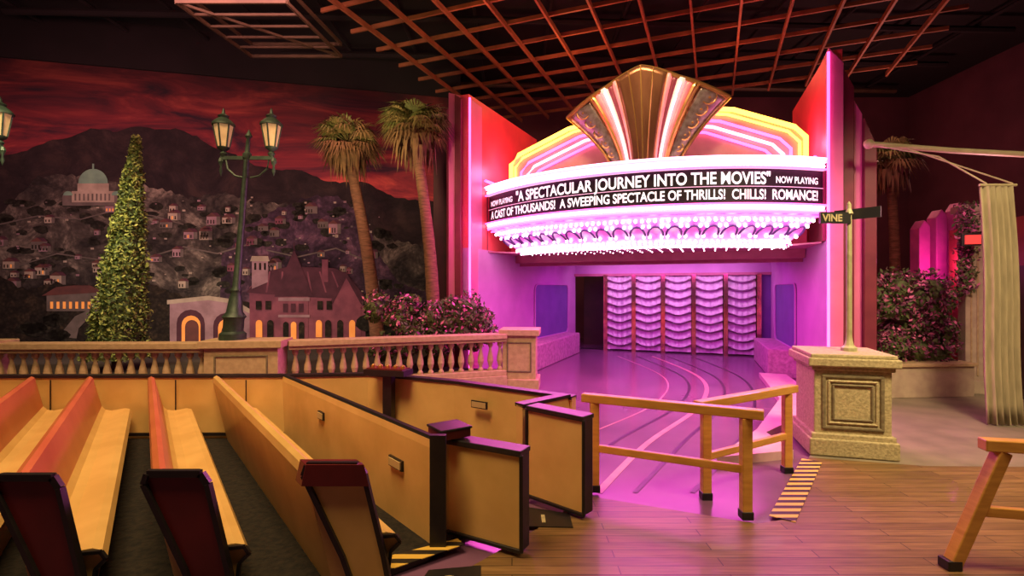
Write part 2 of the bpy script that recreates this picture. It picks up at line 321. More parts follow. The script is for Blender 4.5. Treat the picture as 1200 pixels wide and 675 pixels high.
# plum mansion with turret
P([(280,400),(280,336),(300,320),(380,318),(430,348),(430,400)],.12,'mh_plum')
P([(276,342),(300,318),(330,312),(388,314),(404,320),(436,354),(400,350),(300,344)],.13,'mh_plumd')
for i in range(6): P([(300+i*19,342),(302+i*19,342),(306+i*16,318),(304+i*16,318)],.133,'mh_plum')
P([(318,400),(318,342),(354,342),(354,400)],.14,'mh_plum'); P([(311,347),(336,292),(361,347)],.15,'mh_plumd'); P([(335.5,294),(336.5,294),(336.5,284),(335.5,284)],.15,'mh_plumd')
P([(316,352),(356,352),(356,348),(316,348)],.155,'mh_lil'); P([(316,371),(356,371),(356,368),(316,368)],.155,'mh_lil')
P([(283,338),(283,304),(303,304),(303,330)],.14,'mh_lil'); P([(281,306),(305,306),(303,300),(283,300)],.145,'mh_pale')
for uu in(286,292,298): P([(uu,316),(uu+2.5,316),(uu+2.5,308),(uu,308)],.15,'hill4')
P([(386,352),(404,322),(424,354),(424,400),(386,400)],.14,'mh_plum'); P([(383,353),(404,318),(427,355),(424,356),(404,325),(386,356)],.15,'mh_plumd')
P([(372,330),(372,304),(380,304),(380,330)],.145,'mh_plum')
for u in(288,302,364,376,392,408): arch(u,u+8,394,374,.16,'mh_win' if u in(364,408,288) else 'hill4')
for u in(322,332,342): arch(u,u+7,396,376,.165,'mh_win' if u==332 else 'hill4'); P([(u,365),(u+6,365),(u+6,355),(u,355)],.16,'mh_plumd')
for u in(288,300,366,378): P([(u,362),(u+7,362),(u+7,352),(u,352)],.16,'hill4')
for i in range(12): blob(R_.uniform(425,500),R_.uniform(340,390),R_.uniform(8,16),R_.uniform(6,12),.17,'hill5')
b.obj('mural_painting')

# foreground floors ----------------------------------------------------------
b=MB(); b.prism([(.70,4.86),(2.05,4.28),(2.32,4.36),(3.45,5.95),(4.6,5.66),(15.7,5.4),(15.7,-2.9),(-1.0,-2.9),(-1.0,2.8),(.3,4.3)],.0,.03,'planks'); b.obj('floor_planks')
b=MB(); b.prism([(3.46,5.97),(4.6,5.68),(15.7,5.42),(15.7,12),(6.6,12),(5.4,8.4)],.0,.025,'conc'); b.obj('floor_concrete')
b=MB(); b.prism([(2.3,5.75),(3.3,6.0),(3.35,6.75),(5.15,8.4),(6.05,11.3),(5.55,11.5),(4.6,8.8),(3.3,6.9)],.0,.10,'walk'); b.obj('sidewalk_curb')
b=MB()
d=Vector((3.37-2.24,5.93-4.4,0)).normalized(); a=Vector((d.y,-d.x,0))*.1
p0=Vector((2.30,4.36,0));p1=Vector((3.42,5.84,0))
b.extr([p0-a+Vector((0,0,.031)),p0+a+Vector((0,0,.031)),p1+a+Vector((0,0,.031)),p1-a+Vector((0,0,.031))],(0,0,.006),'hazard'); b.obj('hazard_stripe')
b=MB(); b.extr([(-.95,3.66,.062),(-.42,3.95,.062),(-.36,3.86,.062),(-.86,3.5,.062)],(0,0,.006),'hazard'); b.obj('hazard_stripe')
b=MB(); b.prism([(-.58,3.56),(-.22,3.62),(-.2,3.2),(-.66,3.2)],.03,.04,'black')
t,f,w=text_mesh('2',.22,.006); b.add([(-.47+x,3.33+y,.043) for x,y in t],f,'stone'); b.obj('row_number_mat',recalc=False)
b=MB(); b.prism([(.1,4.6),(.5,4.45),(.5,4.2),(.05,4.22)],.03,.04,'black')
t,f,w=text_mesh('1',.2,.006); b.add([(.25+x,4.28+y,.043) for x,y in t],f,'stone'); b.obj('row_number_mat',recalc=False)
b=MB()
def ribbon(pts,w,k,z=.004):
    P3=[Vector((x,y,z)) for x,y in pts]; out=[]
    for i in range(len(P3)-1):
        p0=P3[max(i-1,0)];p1=P3[i];p2=P3[i+1];p3=P3[min(i+2,len(P3)-1)]
        for j in range(8):
            t=j/8; out.append(.5*((2*p1)+(p2-p0)*t+(2*p0-5*p1+4*p2-p3)*t*t+(3*p1-p0-3*p2+p3)*t**3))
    out.append(P3[-1]); vs=[]
    for i,p in enumerate(out):
        d=(out[min(i+1,len(out)-1)]-out[max(i-1,0)]).normalized(); a=Vector((-d.y,d.x,0))*w/2; vs+=[p-a,p+a]
    b.add(vs,[(2*i,2*i+1,2*i+3,2*i+2) for i in range(len(out)-1)],k)
for o,k,w in((0,'trackp',.08),(.45,'tracks',.05),(1.15,'tracks',.05),(-.45,'tracks',.05),(-1.0,'trackp',.03)):
    ribbon([(.84+o*.8,5.0),(1.75+o,6.6),(3.3+o*.8,8.9),(4.2+o*.8,11.5),(4.1+o,15)],w,k)
b.obj('floor_track')

# ---------------------------------------------------------------- balustrade
b=MB()
segs=[((-12.6,8.5),(-8.9,8.4)),((-8.9,8.4),(-5.05,8.5)),((-3.85,8.85),(-.15,10.2))]
for (x0,y0),(x1,y1) in segs:
    L=math.hypot(x1-x0,y1-y0); an=math.atan2(y1-y0,x1-x0); cx,cy=(x0+x1)/2,(y0+y1)/2
    b.box((cx,cy,.14),(L,.34,.28),'balust',an); b.box((cx,cy,1.05),(L,.34,.10),'balust',an); b.box((cx,cy,.97),(L,.26,.06),'balust',an); b.box((cx,cy,.33),(L,.26,.1),'balust',an)
    n=int(L/.19)
    for i in range(n):
        t=(i+.5)/n
        b.lathe((x0+(x1-x0)*t,y0+(y1-y0)*t,.37),[(.055,0),(.055,.05),(.03,.08),(.066,.2),(.058,.28),(.028,.42),(.028,.46),(.055,.5),(.055,.58)],'balust',8)
def pier(x,y,an,w,h,dd=.5):
    b.box((x,y,h/2-.05),(w,dd,h-.1),'balust',an); b.box((x,y,h-.06),(w+.14,dd+.14,.12),'balust',an); b.box((x,y,.1),(w+.12,dd+.12,.2),'balust',an)
    c,s_=math.cos(an),math.sin(an)
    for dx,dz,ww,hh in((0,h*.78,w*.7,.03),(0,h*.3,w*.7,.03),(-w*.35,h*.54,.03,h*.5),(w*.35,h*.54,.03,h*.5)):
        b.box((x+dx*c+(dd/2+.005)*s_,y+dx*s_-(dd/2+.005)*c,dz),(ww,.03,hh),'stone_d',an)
pier(-4.45,8.6,.12,1.15,1.14); pier(-8.9,8.4,0,.9,1.14); pier(.17,10.4,-.1,.66,1.18,.6)
b.obj('balustrade',bevel=.012)
b=MB(); b.prism([(-19,9),(-5,9.0),(-3.7,9.3),(-.5,10.45),(-1.1,10.6),(-2.1,11.0),(-2.1,16.2),(-5,15.6),(-14,13.6),(-19,12.4)],0,.35,'dkplant'); b.obj('planting_bed')

# ---------------------------------------------------------------- street lamps
def street_lamp(x,y,z,lean=0,top=3.15):
    e=empty('street_lamp'); e.location=(x,y,z)
    b=MB(); lx=lambda h:lean*h
    b.lathe((0,0,0),[(.21,0),(.21,.10),(.16,.14),(.16,.34),(.19,.38),(.13,.46),(.10,.7),(.075,.78),(.09,.82),(.065,.88),(.05,2.0),(.045,3.0),(.07,3.03),(.07,3.1),(.04,3.13),(.03,top+.2),(.06,top+.24),(.001,top+.36)],'lampiron',10,(lean,0))
    for s in(-1,1):
        c=lx(top)
        b.beam((c,0,top-.12),(c+s*.44,0,top-.12),.045,.06,'lampiron')
        b.tube([(c+s*.05,0,top-.45),(c+s*.2,0,top-.42),(c+s*.33,0,top-.3),(c+s*.36,0,top-.14)],.018,'lampiron',6)
        b.lathe((c+s*.44,0,top-.42),[(.004,0),(.03,.08),(.015,.16),(.05,.24),(.03,.3)],'lampiron',8)
        b.lathe((c+s*.40,0,top-.1),[(.03,0),(.06,.05),(.03,.09),(.09,.13),(.1,.16)],'lampiron',8)
        b.lathe((c+s*.40,0,top+.06),[(.085,0),(.15,.36)],'lampglass',6)
        for j in range(6):
            t=2*math.pi*(j+.5)/6
            b.tube([(c+s*.40+.088*math.cos(t),.088*math.sin(t),top+.06),(c+s*.40+.155*math.cos(t),.155*math.sin(t),top+.43)],.014,'lampiron',5)
        b.lathe((c+s*.40,0,top+.42),[(.18,0),(.18,.03),(.12,.09),(.07,.13),(.09,.16),(.03,.2),(.02,.26),(.001,.3)],'lampiron',10)
    b.obj('lamp_post',e,smooth=True)
street_lamp(-4.67,8.55,1.14,.08,3.15)
street_lamp(-8.82,8.42,1.14,.0,3.3)

# ---------------------------------------------------------------- cypress
b=MB()
CX=-7.95
b.lathe((CX,10.3,.35),[(.09,0),(.09,.4)],'trunk',8)
cy=lambda h:.50*(1-(h/4.6))**.85+.02
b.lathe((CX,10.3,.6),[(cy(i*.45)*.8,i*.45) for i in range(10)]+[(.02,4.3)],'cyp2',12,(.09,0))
for i in range(9500):
    h=R_.random()**1.25*4.45; r=cy(h)*R_.uniform(.75,1.1)*(1+.12*math.sin(h*7+3*R_.random())); t=R_.uniform(0,2*math.pi)
    b.leaf((CX+.09*h+r*math.cos(t),10.3+r*math.sin(t),.6+h),R_.uniform(.032,.058),'cyp' if R_.random()<.62 else 'cyp2')
b.obj('cypress_tree',recalc=False)

# ---------------------------------------------------------------- palms
def palm(base,top,cr,tr=.13,n=70,seed=1):
    e=empty('palm_tree'); R=random.Random(seed); base=Vector(base);top=Vector(top)
    e.location=base
    b=MB(); N=26; pts=[];rs=[]
    for i in range(N+1):
        t=i/N; p=(top-base)*t; p.x+=.10*math.sin(t*math.pi); pts.append(p); rs.append(tr*(1.25-.45*t)*(1+.05*(i%2)))
    b.tube(pts,rs,'trunk',10); b.obj('trunk',e,smooth=True)
    b=MB(); c=top-base
    for i in range(150):
        a=R.uniform(0,2*math.pi); h=R.uniform(-.1,.35); l=cr*R.uniform(.35,.8)
        p=c+Vector((.1*math.cos(a),.1*math.sin(a),h)); o=Vector((math.cos(a),math.sin(a),0)); sd=Vector((-o.y,o.x,0))
        m=p+o*l*.45+Vector((0,0,-l*.15)); q=p+o*l*R.uniform(.3,.6)+Vector((0,0,-l)); w=R.uniform(.03,.06)
        b.add([p,m-sd*w,q,m+sd*w],[(0,1,2,3)],'dead')
    cc=c+Vector((0,0,.3))
    for i in range(n):
        a=R.uniform(0,2*math.pi); el=math.asin(R.uniform(-.65,.95)); d=Vector((math.cos(a)*math.cos(el),math.sin(a)*math.cos(el),math.sin(el)*.8))
        st=cr*R.uniform(.3,.5); hub=cc+d*st; k='frond' if R.random()<.5 else 'frond2'
        if el<-.25: k='dead'
        sd=d.cross(Vector((0,0,1))).normalized(); up=sd.cross(d)
        b.beam(cc,hub,.015,.015,k)
        fl=cr*R.uniform(.45,.62); nb=15
        for j in range(nb):
            t=(j/(nb-1)-.5)*rad(190); dd=(d*math.cos(t)+sd*math.sin(t)).normalized(); L=fl*(1-.3*abs(math.sin(t)))
            wv=(dd.cross(up)).normalized()*.028*cr
            mid=hub+dd*L*.6+up*.04*cr; tip=hub+dd*L-Vector((0,0,.30*L*R.uniform(.6,1.8)))
            b.add([hub,mid-wv,tip,mid+wv],[(0,1,2,3)],k)
    b.obj('crown',e,recalc=False)
palm((-3.25,12.5,.35),(-4.0,12.5,5.25),.98,.14,80,1)
palm((-1.6,10.62,.35),(-1.98,10.5,5.0),.88,.12,80,2)
palm((9.8,13.2,0),(9.75,13.2,5.0),.9,.12,50,3)

# ---------------------------------------------------------------- hedges
def hedge(name,a,c,z0,z1,dy,n,ks,nc,rr=(.22,.42)):
    b=MB(); cl=[]
    for i in range(nc):
        t=R_.random(); cl.append((a[0]+(c[0]-a[0])*t,a[1]+(c[1]-a[1])*t+R_.uniform(-dy,dy),R_.uniform(z0,z1),R_.uniform(*rr)))
    for x,yy,z,r in cl: b.ball((x,yy,max(z-.1,z0)),r*.7,'leaf',7,5)
    for i in range(n):
        x,yy,z,r=R_.choice(cl); d=Vector((R_.gauss(0,1),R_.gauss(0,1),R_.gauss(0,1))).normalized()*r*R_.uniform(.7,1.15)
        b.leaf((x+d.x,yy+d.y,max(z+d.z,z0)),R_.uniform(.035,.065),R_.choice(ks))
    b.obj(name,recalc=False)
hedge('flowering_bush',(-2.7,9.9),(-.45,10.55),.7,1.72,.05,8500,['leaf','leaf','leafp','leaf','flower','leaf'],36,(.16,.27))
hedge('flowering_hedge',(6.7,9.45),(8.35,9.9),.65,2.1,.15,10000,['leaf','leafp','leafp','flower','leaf'],36,(.2,.34))
b=MB(); b.prism([(6.65,9.15),(8.4,9.3),(8.4,10.3),(6.85,10.3)],.025,.60,'cream'); b.prism([(6.62,9.11),(8.44,9.26),(8.44,10.34),(6.82,10.34)],.58,.64,'balust'); b.obj('stone_planter',bevel=.01)

# ---------------------------------------------------------------- tram
tram=empty('tram')
PR=[(.16,.05),(-.03,.80),(-.02,.86),(.02,.88),(.06,.86),(.17,.50),(.22,.455),(.30,.445),(.47,.475),(.53,.465),(.56,.42),(.50,.36),(.46,.05)]
def bench(x,y,y2,kback,seat=True,cap='dred',sl=.77,kfront='yellow'):
    bd=Vector((sl,-1,0))
    b=MB(); f=Vector((x,y,0)); dv=bd*(y-y2); bn=bd.normalized()
    pr=PR if seat else [(.0,.05),(-.03,.80),(-.02,.86),(.0,.88),(.05,.88),(.07,.86),(.08,.05)]
    n=len(pr); A=[f+Vector((p,0,z)) for p,z in pr]; vs=A+[q+dv for q in A]
    for i in range(n):
        j=(i+1)%n; k=kback if i==0 else('black' if (not seat and i in(2,3,4)) else 'yellow')
        if seat and 1<=i<=4: k=kfront
        b.add([vs[i],vs[j],vs[n+j],vs[n+i]],[(0,1,2,3)],k)
    b.add(A,[tuple(range(n))],'yellow'); b.add([q+dv for q in A],[tuple(range(n))],'yellow')
    e=f+dv
    if seat:
        poly=[(.28,.04),(.17,.36),(-.07,.86),(-.05,.92),(.26,.92),(.30,.86),(.42,.36),(.48,.04)]
        th=bn*.09
        b.extr([e+Vector((p,0,z)) for p,z in poly],th,cap,'black')
        e2=e+th; m=len(poly)
        for i in range(m):
            p,q=poly[i],poly[(i+1)%m]
            b.beam(e2+Vector((p[0],-.004,p[1])),e2+Vector((q[0],-.004,q[1])),.03,.04,'black')
        if cap=='yellow': b.extr([e+Vector((p,-.0,z)) for p,z in((-.10,.80),(-.07,.93),(.28,.93),(.31,.80))],bn*.13,'dred','dred')
        sp=[(.30,.44),(.53,.46),(.56,.42),(.50,.36),(.46,.05)]
        for p,q in zip(sp,sp[1:]): b.beam(e+Vector((p[0],-.01,p[1])),e+Vector((q[0],-.01,q[1])),.02,.02,'black')
    else:
        b.beam(e+Vector((.03,0,.04)),e+Vector((.03,0,.9)),.12,.05,'black')
    b.obj('bench',tram,smooth=True)
bench(-6.95,6.5,2.95,'red',sl=.69,kfront='salmon'); bench(-6.12,6.5,2.98,'red',sl=.70,kfront='salmon'); bench(-5.38,6.5,3.0,'red',sl=.70,kfront='salmon'); bench(-4.60,6.5,3.06,'red',sl=.72,kfront='salmon'); bench(-3.80,6.55,3.2,'yellow',cap='yellow',sl=.76)
bench(-2.93,6.6,3.84,'yellow',seat=False,sl=.85)
b=MB()
def panel(p0,p1,z0,z1,th,kf,trim=.035,kt='black'):
    p0=Vector((*p0,0));p1=Vector((*p1,0)); d=(p1-p0).normalized(); nn=Vector((-d.y,d.x,0))*th
    z=Vector((0,0,1))
    b.extr([p0+z*z0,p1+z*z0,p1+z*z1,p0+z*z1],nn,kf)
    if trim:
        c=nn/2
        b.beam(p0+c+z*z1,p1+c+z*z1,th+.03,trim,kt)
for a_,c_ in(((-8.5,6.55),(-2.93,6.62)),((-2.93,6.62),(-1.9,6.75)),((-1.9,6.75),(-.7,6.2)),((-.7,6.2),(.62,5.3))): panel(a_,c_,.03,.86,.09,'yellow')
panel((.10,4.86),(.60,5.32),.03,.88,.09,'yellow')
for x in(-5.9,-4.3,-3.4): b.box((x,6.545,.45),(.012,.01,.75),'black')
b.beam((-8.4,6.53,.12),(-2.93,6.6,.12),.02,.04,'black')
b.obj('side_wall',tram)
b=MB(); b.prism([(-8.5,6.6),(-2.93,6.66),(-1.9,6.8),(.62,5.35),(.15,4.83),(-.46,4.0),(-.62,3.72),(-1.25,3.2),(-1.35,2.6),(-8.5,2.6)],.01,.06,'carpet','black'); b.obj('car_floor',tram)
b=MB()
def endpanel(p0,p1,z1,th):
    p0=Vector((*p0,0));p1=Vector((*p1,0)); d=(p1-p0).normalized(); nn=Vector((-d.y,d.x,0))*th; z=Vector((0,0,1))
    b.extr([p0+z*.065,p1+z*.065,p1+z*z1,p0+z*z1],nn,'yellow','black')
    o=-nn.normalized()*.006
    for q0,q1 in((p0+z*z1,p1+z*z1),(p0+z*.075,p1+z*.075),(p0+z*.065,p0+z*z1),(p1+z*.065,p1+z*z1)): b.beam(q0+o,q1+o,.03,.03,'black')
    b.beam(p0+nn/2+z*(z1+.01),p1+nn/2+z*(z1+.01),th+.04,.04,'black')
endpanel((-.55,4.08),(.07,3.74),.78,.13)
endpanel((.14,4.76),(.61,4.34),.88,.14)
b.box((-.52,4.14,.44),(.12,.16,.76),'yellow',.6); b.box((-.50,4.08,.86),(.26,.24,.07),'dred',.6); b.box((-.50,4.08,.90),(.28,.26,.02),'black',.6)
b.obj('end_door',tram,bevel=.008)
b=MB()
dv5=Vector((.85,-1,0)); nv5=Vector((-1,-.85,0)).normalized()
for t_,pz,w_ in((2.35,.55,.2),(1.05,.62,.13)):
    q=Vector((-2.95,6.6,0))+dv5*t_+nv5*.012; an5=math.atan2(-1,.85)
    b.box((q.x+nv5.x*.01,q.y+nv5.y*.01,pz),(w_,.02,.06),'plate',an5); b.box((q.x,q.y,pz),(w_+.03,.02,.085),'black',an5)
for (px,py,pz,an,w_) in((-.35,5.90,.66,-.6,.2),(.25,5.49,.62,-.6,.16)):
    b.box((px-.03,py-.03,pz),(w_,.02,.06),'plate',an); b.box((px-.025,py-.025,pz),(w_+.03,.015,.085),'black',an)
b.obj('number_plate',tram)
b=MB(); b.box((-1.55,6.45,.5),(.12,.1,.85),'black',-.3); b.box((-1.55,6.42,.95),(.56,.24,.07),'black',-.3); b.box((-1.55,6.42,.99),(.5,.2,.02),'dred',-.3)
for i in range(5): b.lathe((-1.75+i*.1,6.46-i*.03,1.0),[(.03,0),(.03,.03),(.001,.05)],'gold',8)
b.obj('driver_console',tram)

# ---------------------------------------------------------------- wooden barriers
def barrier(p0,p1,h=.9,legs_lean=0,z=.03,mid=.42):
    b=MB(); a=Vector((*p0,z));c=Vector((*p1,z)); d=(c-a).normalized(); up=Vector((0,0,1))
    for p in(a,c):
        b.beam(p,p+up*(h-.04)+Vector((legs_lean,-.15*legs_lean,0)),.085,.085,'wood_rail')
        b.beam(p,p+up*.07,.10,.10,'black')
    l=Vector((legs_lean,-.15*legs_lean,0))
    b.beam(a-d*.12+up*h+l,c+d*.14+up*h+l,.10,.08,'wood_rail')
    b.beam(a+up*mid+l*.4,c+up*mid+l*.4,.05,.07,'wood_rail')
    b.obj('wooden_barrier',bevel=.008)
barrier((.80,4.97),(2.0,4.38))
barrier((1.84,4.86),(2.98,5.55),mid=.4,z=.0)
barrier((3.08,3.60),(4.4,3.3),h=.88,legs_lean=.32)

# ---------------------------------------------------------------- pedestal + street sign
b=MB(); an=-.27; cx,cy=4.08,6.36; c,s_=math.cos(an),math.sin(an)
b.box((cx,cy,.13),(.92,.92,.2),'stone',an); b.box((cx,cy,.25),(.87,.87,.08),'stone',an); b.box((cx,cy,.66),(.80,.80,.82),'stone',an)
b.box((cx,cy,1.06),(.86,.86,.06),'stone',an); b.box((cx,cy,1.13),(.95,.95,.10),'stone',an); b.box((cx,cy,1.20),(.89,.89,.05),'stone',an)
def fr(dx,dz,w,h,k,off=.405):
    b.box((cx+dx*c+off*s_,cy+dx*s_-off*c,dz),(w,.03,h),k,an)
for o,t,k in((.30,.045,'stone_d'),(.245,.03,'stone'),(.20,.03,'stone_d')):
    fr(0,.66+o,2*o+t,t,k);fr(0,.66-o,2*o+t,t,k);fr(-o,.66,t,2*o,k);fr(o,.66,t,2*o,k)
b.obj('stone_pedestal',bevel=.015)
b=MB(); px,py=4.16,6.32
b.lathe((px,py,1.225),[(.09,0),(.09,.04),(.055,.07),(.042,.12),(.034,.18),(.032,1.35),(.03,1.67),(.05,1.69),(.025,1.75),(.025,1.81),(.001,1.85)],'pole_g',10)
b.box((px-.20,py-.04,2.86),(.40,.03,.14),'signk',.1); b.box((px+.12,py+.03,2.92),(.5,.03,.13),'signk',-.9)
t,f,w=text_mesh('VINE',.12,.004)
b.add([(px-.38+x,py-.082+.1*x,2.818+y) for x,y in t],f,'stone'); b.obj('street_sign',recalc=False)

# ---------------------------------------------------------------- theatre
th=empty('movie_theater')
def wallseg(b,a,c,z0,z1,thk,k,side):
    p=F(*a,z0);q=F(*c,z0); off=F(side*thk,0,0)-F(0,0,0); h=Vector((0,0,z1-z0))
    b.extr([p,q,q+h,p+h],off,k)
b=MB()
wallseg(b,(-3.45,.8),(-2.9,-6),0,2.85,.2,'purple',-1)
wallseg(b,(3.2,.3),(2.9,-6),0,2.85,.2,'purple',1)
b.extr([F(-3.05,-6,0),F(-1.95,-6,0),F(-1.95,-6,.01),F(-3.05,-6,.01)],F(0,-.2,0)-F(0,0,0),'black')
b.obj('side_wall',th)
b=MB()
wallseg(b,(-3.46,.8),(-3.2,-2.9),2.85,6.1,.2,'redp',-1)
wallseg(b,(3.21,.3),(3.06,-2.9),2.85,6.1,.2,'redp',1)
b.obj('wing_wall',th)
b=MB()
def slab(u0,u1,zt0,zt1,n0,n1,k): b.extr([F(u0,n0,0),F(u1,n0,0),F(u1,n0,zt1),F(u0,n0,zt0)],F(0,n1-n0,0)-F(0,0,0),k)
slab(-3.95,-3.42,6.2,6.0,.1,.8,'pinkw'); slab(-4.1,-3.95,5.9,6.0,.0,.62,'maroon'); slab(-4.5,-4.1,5.5,5.6,-.1,.5,'brown')
slab(-3.75,-3.6,6.1,6.0,.8,.9,'maroon')
slab(3.2,3.42,6.15,5.85,-.4,.34,'pinkw'); slab(3.42,3.60,5.85,5.45,-.4,.22,'maroon'); slab(3.60,3.74,5.3,5.0,-.4,.12,'pinkw'); slab(3.74,3.92,4.9,4.4,-.5,.25,'maroon')
b.obj('pylon',th,bevel=.01)
b=MB()
def inset(a,c,t0,t1,z0,z1,side,k):
    def pt(t,z,o): 
        u=a[0]+(c[0]-a[0])*t; n=a[1]+(c[1]-a[1])*t; return F(u-side*o,n,z)
    r=.18; pts=[]
    for cxx,czz,a0 in((t1-r/6.8,z1-r,0),(t0+r/6.8,z1-r,90),(t0+r/6.8,z0+r,180),(t1-r/6.8,z0+r,270)):
        for j in range(7):
            q=rad(a0+15*j); pts.append((cxx+r/6.8*math.cos(q),czz+r*math.sin(q)))
    b.extr([pt(t,z,.012) for t,z in pts],pt(0,0,.0)-pt(0,0,.02),k)
    path=[pt(t,z,.03) for t,z in pts]; b.tube(path+[path[0]],.02,'purple',6)
inset((-3.45,.8),(-2.9,-6),.50,.88,.62,2.1,-1,'purpled'); inset((3.2,.3),(2.9,-6),.42,.85,.62,2.1,1,'purpled')
b.obj('inset_panel',th)
b=MB()
b.extr([F(-3.3,-.6,0),F(-2.6,-.9,0),F(-2.5,-5.0,0),F(-3.0,-5.0,0)],(0,0,.62),'rock')
b.extr([F(3.1,-2.2,0),F(2.5,-2.4,0),F(2.4,-5.2,0),F(2.95,-5.2,0)],(0,0,.62),'rock')
b.obj('low_wall',th,bevel=.03)
b=MB()
b.extr([F(-2.95,-6,2.45),F(2.95,-6,2.45),F(2.95,-6,2.85),F(-2.95,-6,2.85)],F(0,-.2,0)-F(0,0,0),'purple')
b.extr([F(-2.95,-5.98,2.38),F(2.95,-5.98,2.38),F(2.95,-5.98,2.46),F(-2.95,-5.98,2.46)],F(0,.1,0)-F(0,0,0),'soffit')
b.extr([F(-2.95,-7.4,0),F(3.0,-7.4,0),F(3.0,-7.4,2.45),F(-2.95,-7.4,2.45)],F(0,-.1,0)-F(0,0,0),'brown')
b.extr([F(-1.98,-6.05,0),F(-1.9,-6.05,0),F(-1.9,-6.05,2.4),F(-1.98,-6.05,2.4)],F(0,-1.2,0)-F(0,0,0),'purpled')
b.extr([F(2.55,-6,0),F(2.95,-6,0),F(2.95,-6,2.45),F(2.55,-6,2.45)],F(0,-.2,0)-F(0,0,0),'purpled')
for n_,z_ in((-1.4,2.62),(-1.7,2.55)):
    b.extr([F(-3.25,n_,z_),F(3.1,n_,z_),F(3.1,n_,2.8),F(-3.25,n_,2.8)],F(0,-.12,0)-F(0,0,0),'soffit')
b.obj('door_surround',th)
b=MB(); W=4.45/5
for i in range(5):
    u0=-1.88+i*W
    def fn(a,c_,u0=u0):
        z=.05+c_*2.36; x=a; ph=(z+.10*math.sin(x*math.pi)**.8 if False else z-.10*math.sin(x*math.pi)*-1+.0)/.25
        ph=(z+.10*math.sin(x*math.pi))/.25
        fr_=ph-math.floor(ph); n=-6.05+.20*(1-fr_)**.7+.02*math.sin(x*30)
        if fr_<.12: n=-6.05+.20*fr_/.12
        return F(u0+.07+x*(W-.14),n,z)
    b.grid(fn,16,150,'curtain')
b.obj('swag_curtain',th,smooth=True)
b=MB()
for i in range(6): b.extr([F(-1.93+i*W,-5.95,0),F(-1.81+i*W,-5.95,0),F(-1.81+i*W,-5.95,2.42),F(-1.93+i*W,-5.95,2.42)],F(0,.14,0)-F(0,0,0),'mirror')
b.obj('mirror_post',th)

# marquee -------------------------------------------------------------------
RR=5.1; n0=1.25-RR
def A(phi,r,z): return F(r*math.sin(phi),n0+r*math.cos(phi),z)
ph0,ph1=rad(-41),rad(38); NS=56
def ring(b,prof,k,closed=False):
    def fn(a,c_):
        i=min(int(c_*(len(prof)-1)+1e-6),len(prof)-1); dr,z=prof[i]; return A(ph0+(ph1-ph0)*a,RR+dr,z)
    b.grid(fn,NS,len(prof)-1,k)
b=MB()
ring(b,[(0,3.44),(0,4.06)],'letterbg')
ring(b,[(-.5,4.24),(.10,4.24),(.10,4.19),(.04,4.17),(.04,4.08),(.08,4.08),(.08,4.05),(0,4.05)],'white_l')
ring(b,[(0,3.45),(.08,3.45),(.08,3.42),(.03,3.42),(.03,3.36),(.06,3.36),(.06,3.33),(0,3.33)],'white_l')
b.obj('marquee_band',th,recalc=False)
b=MB(); cprof=[(0,3.33),(-.2,3.2),(-.4,3.06),(-.62,2.93),(-.85,2.80)]
ring(b,cprof,'canopy'); b.obj('bulb_canopy',th,recalc=False)
b=MB()
def cp(t):
    t*=len(cprof)-1; i=min(int(t),len(cprof)-2); f=t-i
    return cprof[i][0]*(1-f)+cprof[i+1][0]*f, cprof[i][1]*(1-f)+cprof[i+1][1]*f
for r_,(t,N) in enumerate([(.2,60),(.36,60),(.66,60),(.84,60),(.97,60)]):
    dr,z=cp(t)
    for i in range(N):
        if r_ in(1,2) and i%3==1: continue
        p=A(ph0+(ph1-ph0)*(i+.5)/N,RR+dr+.02,z-.03); b.ball(p,.032,'bulb',6,4)
for i in range(96): b.ball(A(ph0+(ph1-ph0)*(i+.5)/96,RR+.06,4.125),.02,'bulb',6,4)
for i in range(96): b.ball(A(ph0+(ph1-ph0)*(i+.5)/96,RR+.05,3.39),.02,'bulb',6,4)
b.obj('marquee_bulbs',th,recalc=False)
b=MB()
NA=20
for i in range(NA):
    pts=[]
    for j in range(9):
        q=math.pi*j/8; x=(i+.5-.42*math.cos(q))/NA; t=.62-.26*math.sin(q); dr,z=cp(t); pts.append(A(ph0+(ph1-ph0)*x,RR+dr+.03,z-.03))
    b.tube(pts,.022,'purpled',5)
for t,k,r in((.0,'pink_n',.022),(.10,'pink_n',.016),(1.0,'hot_n',.022)):
    dr,z=cp(t); b.tube([A(ph0+(ph1-ph0)*i/NS,RR+dr+.03,z-.02) for i in range(NS+1)],r,k,6)
for z,dr,k in((4.24,.12,'hot_n'),(4.06,.09,'pink_n'),(3.44,.09,'pink_n')): b.tube([A(ph0+(ph1-ph0)*i/NS,RR+dr,z) for i in range(NS+1)],.016,k,6)
b.obj('marquee_tubes',th,recalc=False)
b=MB()
def line(body,size,bold,x0,x1,zb,zs=1):
    t,f,w=text_mesh(body,size*4,bold*4); sx=(x1-x0)/w
    b.add([A((x0+x*sx)/RR,RR+.012,zb+y*.25*zs) for x,y in t],f,'letters')
s0,s1=ph0*RR+.12,ph1*RR-.12
line('NOW PLAYING',.16,.003,s0,s0+.85,3.81)
line('"A SPECTACULAR JOURNEY INTO THE MOVIES"',.29,.007,s0+.97,s1-.92,3.79)
line('NOW PLAYING',.16,.003,s1-.82,s1,3.81)
line('A CAST OF THOUSANDS!  A SWEEPING SPECTACLE OF THRILLS!  CHILLS!  ROMANCE!',.235,.0055,s0,s1,3.53)
b.tube([A(ph0+(ph1-ph0)*i/NS,RR+.012,3.745) for i in range(NS+1)],.005,'white_l',4)
b.obj('marquee_letters',th,recalc=False)
b=MB()
N=24
top=[A(ph0+(ph1-ph0)*i/N,RR-.05,4.21) for i in range(N+1)]+[F(3.15,-1.2,4.21),F(-3.4,-1.2,4.21)]
b.extr(top,(0,0,.02),'maroon')
